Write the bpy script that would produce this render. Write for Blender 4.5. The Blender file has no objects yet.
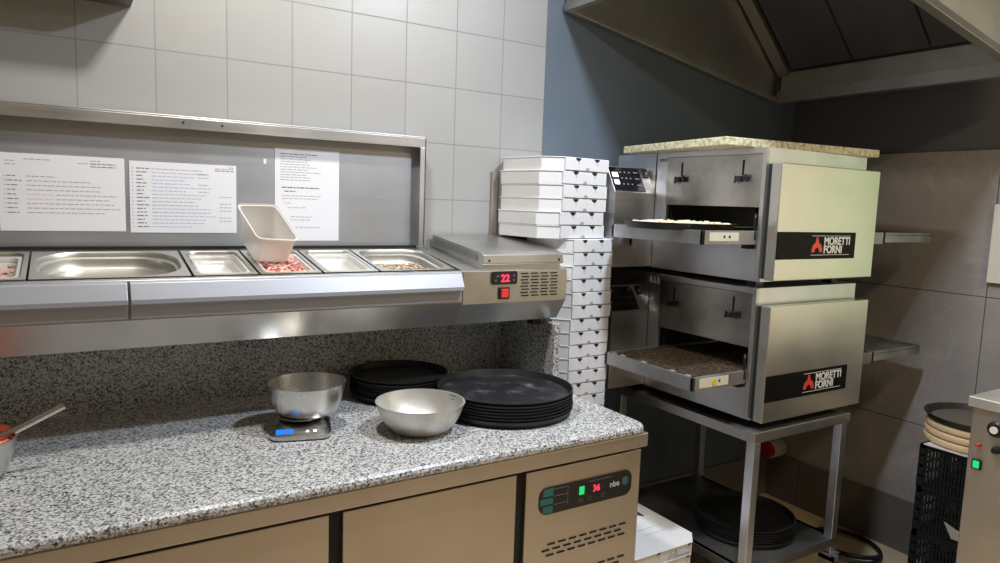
import bpy, bmesh, math, random
from mathutils import Vector, Matrix
random.seed(7)
S = bpy.context.scene
COL = S.collection
PI = math.pi

# ---------------------------------------------------------------- camera
yaw, pitch, roll = 0.5593, -0.1135, 0.0347
fw = Vector((math.sin(yaw)*math.cos(pitch), math.cos(yaw)*math.cos(pitch), math.sin(pitch)))
rt = Vector((math.cos(yaw), -math.sin(yaw), 0)); up = rt.cross(fw)
r2 = rt*math.cos(roll) + up*math.sin(roll); u2 = -rt*math.sin(roll) + up*math.cos(roll)
cam = bpy.data.objects.new('camera', bpy.data.cameras.new('camera')); COL.objects.link(cam)
cam.matrix_world = Matrix(((r2.x, u2.x, -fw.x, -0.0377), (r2.y, u2.y, -fw.y, -2.3323), (r2.z, u2.z, -fw.z, 1.539), (0, 0, 0, 1)))
cam.data.sensor_width = 36; cam.data.lens = 695.59*36/1000; cam.data.clip_start = .02
S.camera = cam
# ---------------------------------------------------------------- world, exposure, lamps
W = bpy.data.worlds.new('world'); S.world = W; W.use_nodes = True
W.node_tree.nodes['Background'].inputs[0].default_value = (.62, .66, .72, 1)
W.node_tree.nodes['Background'].inputs[1].default_value = .10
S.view_settings.view_transform = 'Standard'; S.view_settings.look = 'None'
S.view_settings.gamma = 1; S.view_settings.use_curve_mapping = False
S.view_settings.exposure = 0.0

def area(name, loc, sx, sy, power, col, rot=(0, 0, 0)):
    l = bpy.data.lights.new(name, 'AREA'); l.shape = 'RECTANGLE'; l.size = sx; l.size_y = sy
    l.energy = power; l.color = col
    o = bpy.data.objects.new(name, l); COL.objects.link(o); o.location = loc; o.rotation_euler = rot
    return o
area('ceiling_lamp_by_hood', (1.43, -1.26, 2.74), .12, .12, 37, (.76, .86, 1))
area('ceiling_lamp_over_counter', (.517, -.72, 2.74), .16, .12, 21, (1, .96, .90))
area('ceiling_lamp_oven_aisle', (2.1, -2.35, 2.74), .35, .12, 14, (1, .84, .62))
area('added_warm_fill', (3.17, -2.10, 1.48), 1.2, 1.15, 4.2, (1, .86, .60), (0, math.radians(90), 0))  # added warm fill for the oven doors to mirror; no known window
area('added_green_fill', (3.17, -1.36, 1.55), .9, .26, .62, (.66, 1, .40), (0, math.radians(90), 0))  # added green fill, tints the right part of the oven doors
area('added_far_warm_fill', (3.17, -3.35, 1.35), 1.0, .8, 4.2, (1, .74, .38), (0, math.radians(90), 0))  # added warm fill that gilds the topping rail's motor housing; no known window

# ---------------------------------------------------------------- materials
MATS = {}
def nodes(name):
    m = bpy.data.materials.new(name); m.use_nodes = True; nt = m.node_tree
    return m, nt, nt.nodes['Principled BSDF']
def mat(name, col, rough=.5, metal=0, spec=None, emit=None, estr=1, alpha=None, trans=None):
    if name in MATS: return MATS[name]
    m, nt, b = nodes(name)
    b.inputs['Base Color'].default_value = (*col, 1); b.inputs['Roughness'].default_value = rough
    b.inputs['Metallic'].default_value = metal
    if spec is not None: b.inputs['Specular IOR Level'].default_value = spec
    if emit: b.inputs['Emission Color'].default_value = (*emit, 1); b.inputs['Emission Strength'].default_value = estr
    if alpha is not None: b.inputs['Alpha'].default_value = alpha
    if trans is not None: b.inputs['Transmission Weight'].default_value = trans
    # gentle procedural unevenness of the gloss
    n = nt.nodes.new('ShaderNodeTexNoise'); n.inputs['Scale'].default_value = 9
    tc = nt.nodes.new('ShaderNodeTexCoord'); nt.links.new(tc.outputs['Object'], n.inputs['Vector'])
    mr = nt.nodes.new('ShaderNodeMapRange'); mr.inputs[3].default_value = max(rough-.06, .02); mr.inputs[4].default_value = min(rough+.06, 1)
    nt.links.new(n.outputs[0], mr.inputs[0]); nt.links.new(mr.outputs[0], b.inputs['Roughness'])
    MATS[name] = m; return m
def ramp(nt, stops):
    r = nt.nodes.new('ShaderNodeValToRGB'); e = r.color_ramp.elements
    while len(e) < len(stops): e.new(.5)
    for i, (p, c) in enumerate(stops): e[i].position = p; e[i].color = (*c, 1)
    return r
def steel(name, col=(.62, .61, .59), rough=.3, axis='X', grime=.12, streak=.5):
    m, nt, b = nodes(name); L = nt.links.new
    b.inputs['Metallic'].default_value = 1
    tc = nt.nodes.new('ShaderNodeTexCoord'); mp = nt.nodes.new('ShaderNodeMapping')
    mp.inputs['Scale'].default_value = {'X': (3, 260, 260), 'Y': (260, 3, 260), 'Z': (260, 260, 3)}[axis]
    L(tc.outputs['Object'], mp.inputs[0])
    n = nt.nodes.new('ShaderNodeTexNoise'); n.inputs['Scale'].default_value = 1; n.inputs['Detail'].default_value = 3; L(mp.outputs[0], n.inputs['Vector'])
    n2 = nt.nodes.new('ShaderNodeTexNoise'); n2.inputs['Scale'].default_value = 5; n2.inputs['Detail'].default_value = 5; L(tc.outputs['Object'], n2.inputs['Vector'])
    mr = nt.nodes.new('ShaderNodeMapRange'); mr.inputs[3].default_value = rough-.05; mr.inputs[4].default_value = rough+.10; L(n.outputs[0], mr.inputs[0])
    ad = nt.nodes.new('ShaderNodeMath'); ad.operation = 'MULTIPLY_ADD'; L(n2.outputs[0], ad.inputs[0]); ad.inputs[1].default_value = .16; L(mr.outputs[0], ad.inputs[2])
    L(ad.outputs[0], b.inputs['Roughness'])
    lo = tuple(c*(1-grime*1.6) for c in col)
    r = ramp(nt, [(.34, lo), (.62, col)]); L(n2.outputs[0], r.inputs[0]); L(r.outputs[0], b.inputs['Base Color'])
    bp = nt.nodes.new('ShaderNodeBump'); bp.inputs['Strength'].default_value = .06*streak; bp.inputs['Distance'].default_value = .002
    L(n.outputs[0], bp.inputs['Height']); L(bp.outputs[0], b.inputs['Normal'])
    return m
def granite(name):
    m, nt, b = nodes(name); L = nt.links.new
    tc = nt.nodes.new('ShaderNodeTexCoord')
    v = nt.nodes.new('ShaderNodeTexVoronoi'); v.inputs['Scale'].default_value = 250; L(tc.outputs['Object'], v.inputs['Vector'])
    n = nt.nodes.new('ShaderNodeTexNoise'); n.inputs['Scale'].default_value = 150; n.inputs['Detail'].default_value = 4; L(tc.outputs['Object'], n.inputs['Vector'])
    sp = nt.nodes.new('ShaderNodeSeparateColor'); L(v.outputs['Color'], sp.inputs[0])
    mx = nt.nodes.new('ShaderNodeMath'); mx.operation = 'MULTIPLY_ADD'; L(n.outputs[0], mx.inputs[0]); mx.inputs[1].default_value = .9; 
    sc = nt.nodes.new('ShaderNodeMath'); sc.operation = 'MULTIPLY'; L(sp.outputs[0], sc.inputs[0]); sc.inputs[1].default_value = .55
    L(sc.outputs[0], mx.inputs[2])
    r = ramp(nt, [(.38, (.022, .023, .026)), (.51, (.14, .145, .15)), (.66, (.34, .34, .335)), (.86, (.64, .635, .62))]); L(mx.outputs[0], r.inputs[0])
    L(r.outputs[0], b.inputs['Base Color']); b.inputs['Roughness'].default_value = .27
    return m
def tiles(name, px, pz, ox, oz, jw, tile, joint, axis='X', rough=.25, vein=0, vary=.03):
    m, nt, b = nodes(name); L = nt.links.new
    g = nt.nodes.new('ShaderNodeNewGeometry'); s = nt.nodes.new('ShaderNodeSeparateXYZ'); L(g.outputs['Position'], s.inputs[0])
    def M(op, a, c=None, d=None):
        k = nt.nodes.new('ShaderNodeMath'); k.operation = op
        for i, v in enumerate((a, c, d)):
            if v is None: continue
            if isinstance(v, (int, float)): k.inputs[i].default_value = v
            else: L(v, k.inputs[i])
        return k.outputs[0]
    ids = []; masks = []
    for out, p, o in ((s.outputs[axis], px, ox), (s.outputs['Z' if axis != 'Z' else 'Y'], pz, oz)):
        t = M('DIVIDE', M('SUBTRACT', out, o), p); fl = M('FLOOR', t); ids.append(fl)
        fr = M('SUBTRACT', t, fl); d = M('MULTIPLY', M('MINIMUM', fr, M('SUBTRACT', 1, fr)), p)
        masks.append(M('LESS_THAN', d, jw/2))
    mask = M('MAXIMUM', masks[0], masks[1])
    cmb = nt.nodes.new('ShaderNodeCombineXYZ'); L(ids[0], cmb.inputs[0]); L(ids[1], cmb.inputs[1])
    wn = nt.nodes.new('ShaderNodeTexWhiteNoise'); L(cmb.outputs[0], wn.inputs[0])
    r = ramp(nt, [(0, tuple(c*(1-vary) for c in tile)), (1, tuple(min(1, c*(1+vary)) for c in tile))]); L(wn.outputs[0], r.inputs[0])
    col = r.outputs[0]
    if vein:
        n = nt.nodes.new('ShaderNodeTexNoise'); n.inputs['Scale'].default_value = 2.2; n.inputs['Detail'].default_value = 6; n.inputs['Distortion'].default_value = 1.6; L(g.outputs['Position'], n.inputs['Vector'])
        vr = ramp(nt, [(.485, (1, 1, 1)), (.5, (1+vein,)*3), (.515, (1, 1, 1))]); L(n.outputs[0], vr.inputs[0])
        mm = nt.nodes.new('ShaderNodeMix'); mm.data_type = 'RGBA'; mm.blend_type = 'MULTIPLY'; mm.inputs[0].default_value = 1; L(col, mm.inputs[6]); L(vr.outputs[0], mm.inputs[7]); col = mm.outputs[2]
        n3 = nt.nodes.new('ShaderNodeTexNoise'); n3.inputs['Scale'].default_value = 5; n3.inputs['Detail'].default_value = 8; L(g.outputs['Position'], n3.inputs['Vector'])
        v3 = ramp(nt, [(.3, (.86, .86, .86)), (.7, (1.08, 1.08, 1.08))]); L(n3.outputs[0], v3.inputs[0])
        m3 = nt.nodes.new('ShaderNodeMix'); m3.data_type = 'RGBA'; m3.blend_type = 'MULTIPLY'; m3.inputs[0].default_value = 1; L(col, m3.inputs[6]); L(v3.outputs[0], m3.inputs[7]); col = m3.outputs[2]
    mj = nt.nodes.new('ShaderNodeMix'); mj.data_type = 'RGBA'; L(mask, mj.inputs[0]); L(col, mj.inputs[6]); mj.inputs[7].default_value = (*joint, 1)
    L(mj.outputs[2], b.inputs['Base Color'])
    rr = M('MULTIPLY_ADD', mask, .4, rough); L(rr, b.inputs['Roughness'])
    bp = nt.nodes.new('ShaderNodeBump'); bp.inputs['Strength'].default_value = .5; bp.inputs['Distance'].default_value = .002; L(M('SUBTRACT', 1, mask), bp.inputs['Height']); L(bp.outputs[0], b.inputs['Normal'])
    return m
def speck(name, stops, scale, rough=.5, metal=0, detail=4):
    m, nt, b = nodes(name); L = nt.links.new
    tc = nt.nodes.new('ShaderNodeTexCoord'); n = nt.nodes.new('ShaderNodeTexNoise'); n.inputs['Scale'].default_value = scale; n.inputs['Detail'].default_value = detail
    L(tc.outputs['Object'], n.inputs['Vector']); r = ramp(nt, stops); L(n.outputs[0], r.inputs[0]); L(r.outputs[0], b.inputs['Base Color'])
    b.inputs['Roughness'].default_value = rough; b.inputs['Metallic'].default_value = metal
    return m

M_STX = steel('brushed_steel_horizontal'); M_STZ = steel('brushed_steel_vertical', (.74, .75, .79), axis='Z')
M_STY = steel('brushed_steel_deep', axis='Y')
M_DOOR = steel('oven_door_steel', (.68, .67, .62), .27, 'X', .06, .3)
M_LID = steel('lid_steel', (.50, .515, .54), .42, 'X', .05, .3)
M_COUNT = steel('counter_front_steel', (.62, .57, .52), .34, 'X', .06)
M_ALU = speck('pale_aluminium', [(.3, (.39, .405, .45)), (.7, (.42, .435, .48))], 5, .42, .35)
M_BOWL = steel('bowl_steel', (.70, .69, .67), .19, 'Z', .08, .2)
M_PAN = steel('gastro_pan_steel', (.60, .59, .54), .32, 'X', .05, .1)
M_OLD = steel('worn_conveyor_steel', (.50, .50, .50), .42, 'X', .25)
M_HOOD = steel('hood_steel', (.50, .48, .45), .38, 'X', .08)
M_MACH = steel('machine_steel', (.60, .57, .53), .36, 'Z', .08)
M_GRAN = granite('speckled_granite')
M_SLAB = speck('yellow_speckled_stone', [(.32, (.30, .25, .12)), (.46, (.56, .51, .30)), (.6, (.70, .67, .50))], 70, .35)
M_WALL = tiles('grey_square_wall_tiles', .2, .2047, 0, 1.95, .0035, (.37, .365, .35), (.25, .25, .245), 'X', .34)
M_GTILE = tiles('taupe_stone_wall_tiles', 1.2, .607, -.972, 1.824, .004, (.38, .34, .31), (.07, .065, .06), 'Y', .38, .14)
M_FLOOR = tiles('tan_floor_tiles', .6, .6, .2, -.45, .004, (.66, .50, .31), (.28, .20, .13), 'X', .4, .05)
def floor_fix():
    # floor joints run over X and Y: swap the Z socket for Y
    nt = M_FLOOR.node_tree
    for l in list(nt.links):
        if l.from_node.type == 'SEPXYZ' and l.from_socket.name == 'Z':
            to = l.to_socket; s = l.from_node; nt.links.remove(l); nt.links.new(s.outputs['Y'], to)
floor_fix()
M_PAINT = speck('slate_blue_wall_paint', [(.3, (.125, .155, .190)), (.7, (.135, .168, .205))], 3, .55)
M_PAINT2 = speck('charcoal_wall_paint', [(.3, (.135, .135, .150)), (.7, (.150, .150, .166))], 3, .6)
M_CEIL = mat('ceiling_white', (.72, .70, .66), .8)
M_CREAM = mat('cream_wall_paint', (.42, .38, .31), .8)
M_SKIRT = tiles('brown_skirting_tiles', .6, 5, -.2, -2, .004, (.15, .13, .115), (.05, .045, .04), 'Y', .4, .1)
M_BLACK = mat('black_plastic', (.012, .012, .013), .35)
M_GAP = mat('dark_gap', (.008, .008, .008), .7)
M_IRON = speck('blackened_iron', [(.35, (.007, .007, .008)), (.65, (.018, .017, .017))], 14, .46)
M_IRONF = speck('floured_black_iron', [(.50, (.014, .014, .016)), (.62, (.04, .04, .045)), (.78, (.20, .20, .21))], 14, .45, 0, 8)
M_CARD = speck('white_box_cardboard', [(.3, (.72, .72, .73)), (.7, (.80, .80, .80))], 4, .7)
M_PAPER = mat('white_paper', (.80, .80, .84), .6)
M_INK = mat('grey_ink', (.40, .40, .45), .8)
M_INKB = mat('dark_ink', (.17, .17, .20), .8)
M_INKP = mat('pink_ink', (.70, .52, .56), .8)
M_INKBL = mat('blue_ink', (.40, .47, .64), .8)
M_CLEAR = mat('milky_plastic', (.90, .86, .80), .35, alpha=.60)
M_TUB = mat('clear_tub_plastic', (.90, .88, .84), .25, alpha=.38)
M_RED = mat('red_oven_logo', (.72, .06, .03), .5)
M_WHITE = mat('white_print', (.78, .78, .76), .5)
M_GLOW_R = mat('red_led', (.3, 0, .02), .4, emit=(1, .04, .10), estr=1.8)
M_GLOW_G = mat('green_led', (0, .2, .05), .4, emit=(.02, .8, .2), estr=.8)
M_GLOW_B = mat('blue_lcd', (.0, .05, .30), .5, spec=.1, emit=(.0, .24, 1), estr=.75)
M_GLOW_W = mat('white_led', (.6, .6, .6), .4, emit=(.9, .95, 1), estr=2.2)
M_ROCK = mat('red_rocker', (.6, .03, .03), .35, emit=(1, .05, .03), estr=.25)
M_TEAL = mat('teal_print', (.03, .16, .14), .5)
M_BELT = speck('oven_wire_belt', [(.38, (.09, .065, .04)), (.55, (.24, .18, .12)), (.75, (.40, .33, .24))], 60, .45, .6)
M_WOOD = speck('pale_wood', [(.3, (.60, .42, .24)), (.7, (.74, .56, .36))], 8, .5)
M_YEL = mat('yellow_sticker', (.80, .62, .03), .5)
M_CREAMP = mat('cream_plastic', (.74, .68, .56), .5)
M_STICK = mat('pale_sticker', (.72, .68, .55), .5)
M_HAM = speck('shredded_ham', [(.35, (.72, .20, .14)), (.6, (.88, .62, .55))], 40, .4)
M_CHEESE = speck('grated_cheese', [(.35, (.80, .66, .38)), (.6, (.88, .83, .70))], 60, .6)
M_MUSH = speck('chopped_mushrooms', [(.35, (.22, .12, .06)), (.55, (.68, .58, .42))], 60, .5)
M_SAUCE = speck('tomato_sauce', [(.3, (.42, .05, .01)), (.7, (.66, .13, .03))], 25, .3)
M_FILTER = speck('greasy_filter_steel', [(.3, (.10, .10, .11)), (.7, (.13, .13, .145))], 6, .5, .3)
M_PINK = mat('pinkish_food', (.62, .44, .38), .5)

# ---------------------------------------------------------------- mesh helpers
class B:
    def __init__(s): s.b = bmesh.new()
    def box(s, x0, x1, y0, y1, z0, z1, rot=None, at=None):
        c = [Vector((x, y, z)) for x in (x0, x1) for y in (y0, y1) for z in (z0, z1)]
        if rot is not None: c = [rot @ v for v in c]
        if at is not None: c = [v + Vector(at) for v in c]
        v = [s.b.verts.new(p) for p in c]
        for f in ((0, 1, 3, 2), (4, 6, 7, 5), (0, 4, 5, 1), (2, 3, 7, 6), (0, 2, 6, 4), (1, 5, 7, 3)): s.b.faces.new([v[i] for i in f])
        return s
    def prism(s, pts, ext, f):
        """pts: 2-D outline; f(a,b,t)->xyz; ext=(t0,t1)"""
        A = [s.b.verts.new(f(a, b, ext[0])) for a, b in pts]; Z = [s.b.verts.new(f(a, b, ext[1])) for a, b in pts]
        s.b.faces.new(A); s.b.faces.new(Z[::-1]); n = len(pts)
        for i in range(n): s.b.faces.new((A[i], Z[i], Z[(i+1) % n], A[(i+1) % n]))
        return s
    def loops(s, L, cap0=False, cap1=False, close=False):
        R = [[s.b.verts.new(p) for p in l] for l in L]; n = len(R[0])
        rng = range(len(R)) if close else range(len(R)-1)
        for k in rng:
            a, c = R[k], R[(k+1) % len(R)]
            for i in range(n): s.b.faces.new((a[i], a[(i+1) % n], c[(i+1) % n], c[i]))
        if cap0: s.b.faces.new(R[0][::-1])
        if cap1: s.b.faces.new(R[-1])
        return s
    def lathe(s, prof, n=48, c=(0, 0, 0), caps=True):
        L = []
        for r, z in prof: L.append([Vector((c[0]+r*math.cos(2*PI*i/n), c[1]+r*math.sin(2*PI*i/n), c[2]+z)) for i in range(n)])
        return s.loops(L, caps, caps)
    def tube(s, path, r, n=10):
        P = [Vector(p) for p in path]; L = []
        for i, p in enumerate(P):
            t = (P[min(i+1, len(P)-1)] - P[max(i-1, 0)]).normalized()
            a = t.cross(Vector((0, 0, 1)));
            if a.length < .05: a = t.cross(Vector((1, 0, 0)))
            a.normalize(); bb = t.cross(a)
            rr = r[i] if isinstance(r, (list, tuple)) else r
            L.append([p + a*rr*math.cos(2*PI*k/n) + bb*rr*math.sin(2*PI*k/n) for k in range(n)])
        return s.loops(L, True, True)
    def obj(s, name, m, parent=None, bevel=0, smooth=False, solid=0, loc=None, seg=2):
        bmesh.ops.recalc_face_normals(s.b, faces=s.b.faces)
        me = bpy.data.meshes.new(name); s.b.to_mesh(me); s.b.free(); me.materials.append(m)
        o = bpy.data.objects.new(name, me); COL.objects.link(o)
        if parent is not None: o.parent = parent
        if loc is not None: o.location = loc
        if solid: k = o.modifiers.new('s', 'SOLIDIFY'); k.thickness = solid; k.offset = 0
        if bevel: k = o.modifiers.new('b', 'BEVEL'); k.width = bevel; k.segments = seg; k.limit_method = 'ANGLE'; k.angle_limit = .6
        if smooth:
            for p in me.polygons: p.use_smooth = True
            try: me.set_sharp_from_angle(angle=.7)
            except Exception: pass
        return o
def box(name, m, x0, x1, y0, y1, z0, z1, parent=None, bevel=0):
    return B().box(x0, x1, y0, y1, z0, z1).obj(name, m, parent, bevel)
def struct(o): o['kind'] = 'structure'; return o
def tag(o, label, cat, group=None, kind=None):
    o['label'] = label; o['category'] = cat
    if group: o['group'] = group
    if kind: o['kind'] = kind
    return o
def thing(name, label, cat, loc=(0, 0, 0), rz=0, group=None):
    o = bpy.data.objects.new(name, None); COL.objects.link(o); o.location = loc; o.rotation_euler = (0, 0, rz); o.empty_display_size = .05
    return tag(o, label, cat, group)
def local(t):
    """give world coordinate children to an unrotated thing placed at loc"""
    for o in list(t.children):
        if o.type == 'MESH' and not o.get('_loc'): o.location = o.location - t.location
def dup(root, loc, rz, label, group=None, kids=True):
    r = root.copy(); COL.objects.link(r); r.location = loc; r.rotation_euler = (0, 0, rz); r['label'] = label
    if group: r['group'] = group
    if kids:
        for ch in list(root.children):
            c = ch.copy(); COL.objects.link(c); c.parent = r
            for g in ch.children:
                d = g.copy(); COL.objects.link(d); d.parent = c
    return r
def text(name, s, size, m, parent, matrix, extrude=.0004, bold=0, align='LEFT'):
    cu = bpy.data.curves.new(name, 'FONT'); cu.body = s; cu.size = size; cu.extrude = extrude; cu.align_x = align; cu.offset = bold
    t = bpy.data.objects.new(name, cu); COL.objects.link(t)
    dg = bpy.context.evaluated_depsgraph_get(); me = bpy.data.meshes.new_from_object(t.evaluated_get(dg))
    COL.objects.unlink(t); bpy.data.objects.remove(t)
    me.name = name; me.transform(matrix); me.materials.clear(); me.materials.append(m)
    o = bpy.data.objects.new(name, me); COL.objects.link(o)
    if parent is not None: o.parent = parent
    return o
def FRONT(x, y, z, sx=1): return Matrix(((sx, 0, 0, x), (0, 0, -1, y), (0, 1, 0, z), (0, 0, 0, 1)))     # reads from -Y
def LEFT(x, y, z): return Matrix(((0, 0, -1, x), (-1, 0, 0, y), (0, 1, 0, z), (0, 0, 0, 1)))       # reads from -X
def rrect(x0, x1, y0, y1, r, n=5):
    o = []
    for cx, cy, a in ((x1-r, y1-r, 0), (x0+r, y1-r, PI/2), (x0+r, y0+r, PI), (x1-r, y0+r, 1.5*PI)):
        for i in range(n+1): t = a+PI/2*i/n; o.append((cx+r*math.cos(t), cy+r*math.sin(t)))
    return o

# ---------------------------------------------------------------- the room
CEIL = 2.78
struct(box('floor', M_FLOOR, -2.6, 3.32, -4.6, .12, -.1, 0))
struct(box('ceiling', M_CEIL, -2.6, 3.32, -4.6, .12, CEIL, CEIL+.1))
struct(box('wall_back', M_WALL, -2.6, 1.6, 0, .12, 0, CEIL))
struct(box('wall_back_painted', M_PAINT, 1.6, 3.195, .004, .12, 0, CEIL))
struct(box('wall_right', M_PAINT2, 3.205, 3.32, -4.6, .12, 0, CEIL))
struct(box('trim_1', M_GTILE, 3.195, 3.205, -4.6, .004, 0, 1.824))
struct(box('wall_left', M_CREAM, -2.7, -2.6, -4.6, .12, 0, CEIL))
struct(box('wall_front', M_CREAM, -2.7, 3.32, -4.7, -4.6, 0, CEIL))
struct(box('baseboard_right', M_SKIRT, 3.183, 3.195, -4.6, .004, 0, .247))
struct(box('baseboard_back', mat('grey_skirting', (.20, .19, .18), .4), 1.6, 3.183, -.008, .004, 0, .225))

# ---------------------------------------------------------------- granite counter with refrigerated base
def granite_top():
    t = thing('granite_worktop', 'speckled grey granite worktop with upstand behind the bowls and scale', 'worktop', (.4, -.42, .85))
    x0, x1 = -1.0, 1.455
    b = B(); L = []
    for w, z in ((.004, .857), (.0, .861), (.0, .870), (.003, .877), (.010, .882)):
        L.append([Vector((a, c, z)) for a, c in rrect(x0+w, x1-w, -.838+w, -.001-w, .045-w)])
    b.loops(L, True, True).obj('slab', M_GRAN, t, smooth=False)
    B().box(x0, 1.416, -.032, -.001, .882, 1.118).obj('upstand', M_GRAN, t, .002)
    B().box(1.416, 1.442, -.385, -.001, .882, 1.118).obj('side_upstand', M_GRAN, t, .002)
    local(t); return t
granite_top()

def fridge_counter():
    t = thing('refrigerated_counter', 'stainless steel refrigerated counter with two doors and dark control panel', 'refrigerated counter', (.4, -.42, 0))
    B().box(-1.0, 1.440, -.79, -.02, .10, .802).obj('body', M_COUNT, t)
    B().box(-1.0, 1.456, -.833, -.02, .812, .855).obj('top_rail', M_COUNT, t, .003)
    B().box(-1.0, 1.440, -.79, -.02, .800, .813).obj('shadow_gap', M_GAP, t)
    PX = .006
    for x0, x1 in ((-.14, .463), (.497, .988)):
        d = B().box(x0, x1, -.816, -.792, .13, .799).obj('door', M_COUNT, t, .002)
        g = B().box(x1, x1+.034, -.806, -.790, .13, .802).obj('handle_recess', M_GAP, d)
    B().box(-.9, -.175, -.816, -.792, .13, .799).obj('door', M_COUNT, t, .002)
    p = B().box(1.020, 1.446, -.816, -.790, .13, .798).obj('motor_panel', M_COUNT, t, .002)
    # slanted lozenge holes of the two vents
    for name, zb, rows in (('vent', .537, 3), ('vent', .432, 3)):
        b = B()
        for r in range(rows):
            for k in range(8):
                x = 1.098+k*.0385+(r % 2)*-.016+(.003 if r == 2 else 0); z = zb+r*.0165
                b.prism([(x, z), (x+.026, z), (x+.027, z+.0045), (x+.001, z+.0045)], (-.8185, -.8155), lambda a, c, y: (a, y, c))
        b.obj(name, M_GAP, p)
    # control strip, rounded ends
    cx0, cx1, cz0, cz1 = 1.066, 1.410, .664, .744
    c = B().prism(rrect(cx0, cx1, cz0, cz1, .028, 6), (-.8190, -.8150), lambda a, c, y: (a, y, c)).obj('control_panel', M_BLACK, p)
    for z0, z1 in ((.668, .688), (.694, .712), (.718, .740)):
        B().prism([(1.068 if z0 > .67 and z0 < .71 else 1.076, z0), (1.112, z0), (1.112, z1), (1.068 if z0 < .71 and z0 > .67 else 1.078, z1)], (-.8198, -.8188), lambda a, c, y: (a, y, c)).obj('teal_stripe', M_TEAL, c)
    b = B()
    for z in (.690, .715, .736):
        b.box(1.115, 1.165, -.8196, -.8188, z-.0008, z+.0008)
    b.box(1.164, 1.1656, -.8196, -.8188, .682, .737)
    b.box(1.240, 1.330, -.8196, -.8188, .7335, .7350)
    b.obj('print_line', mat('dim_grey_print', (.16, .16, .16), .5), c)
    B().box(1.206, 1.225, -.8210, -.8188, .700, .725).obj('power_switch', M_GLOW_G, c, .002)
    d = B().box(1.245, 1.302, -.8200, -.8188, .692, .731).obj('display', M_BLACK, c)
    text('digits', '36', .028, M_GLOW_R, d, FRONT(1.256, -.8205, .7015), bold=.0002)
    text('brand_lettering', 'nbe', .026, M_WHITE, c, FRONT(1.322, -.8195, .701))
    B().prism(rrect(1.372, 1.394, .698, .724, .009, 4), (-.8198, -.8188), lambda a, c, y: (a, y, c)).obj('teal_emblem', M_TEAL, c)
    b = B()
    for x in (1.213, 1.247, 1.297):
        b.b.verts.ensure_lookup_table()
        for a0 in range(10):
            a = 2*PI*a0/10; b.box(x+.006*math.cos(a)-.0009, x+.006*math.cos(a)+.0009, -.8196, -.8188, .683+.006*math.sin(a)-.0009, .683+.006*math.sin(a)+.0009)
    b.obj('button_symbol', mat('dim_grey_print', (.16, .16, .16), .5), c)
    for x in (-.9, 1.36):
        for y in (-.74, -.10): B().lathe([(.02, 0), (.025, .01), (.018, .02), (.018, .10)], 16, (x, y, 0)).obj('foot', M_STZ, t)
    local(t); return t
fridge_counter()

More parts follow.
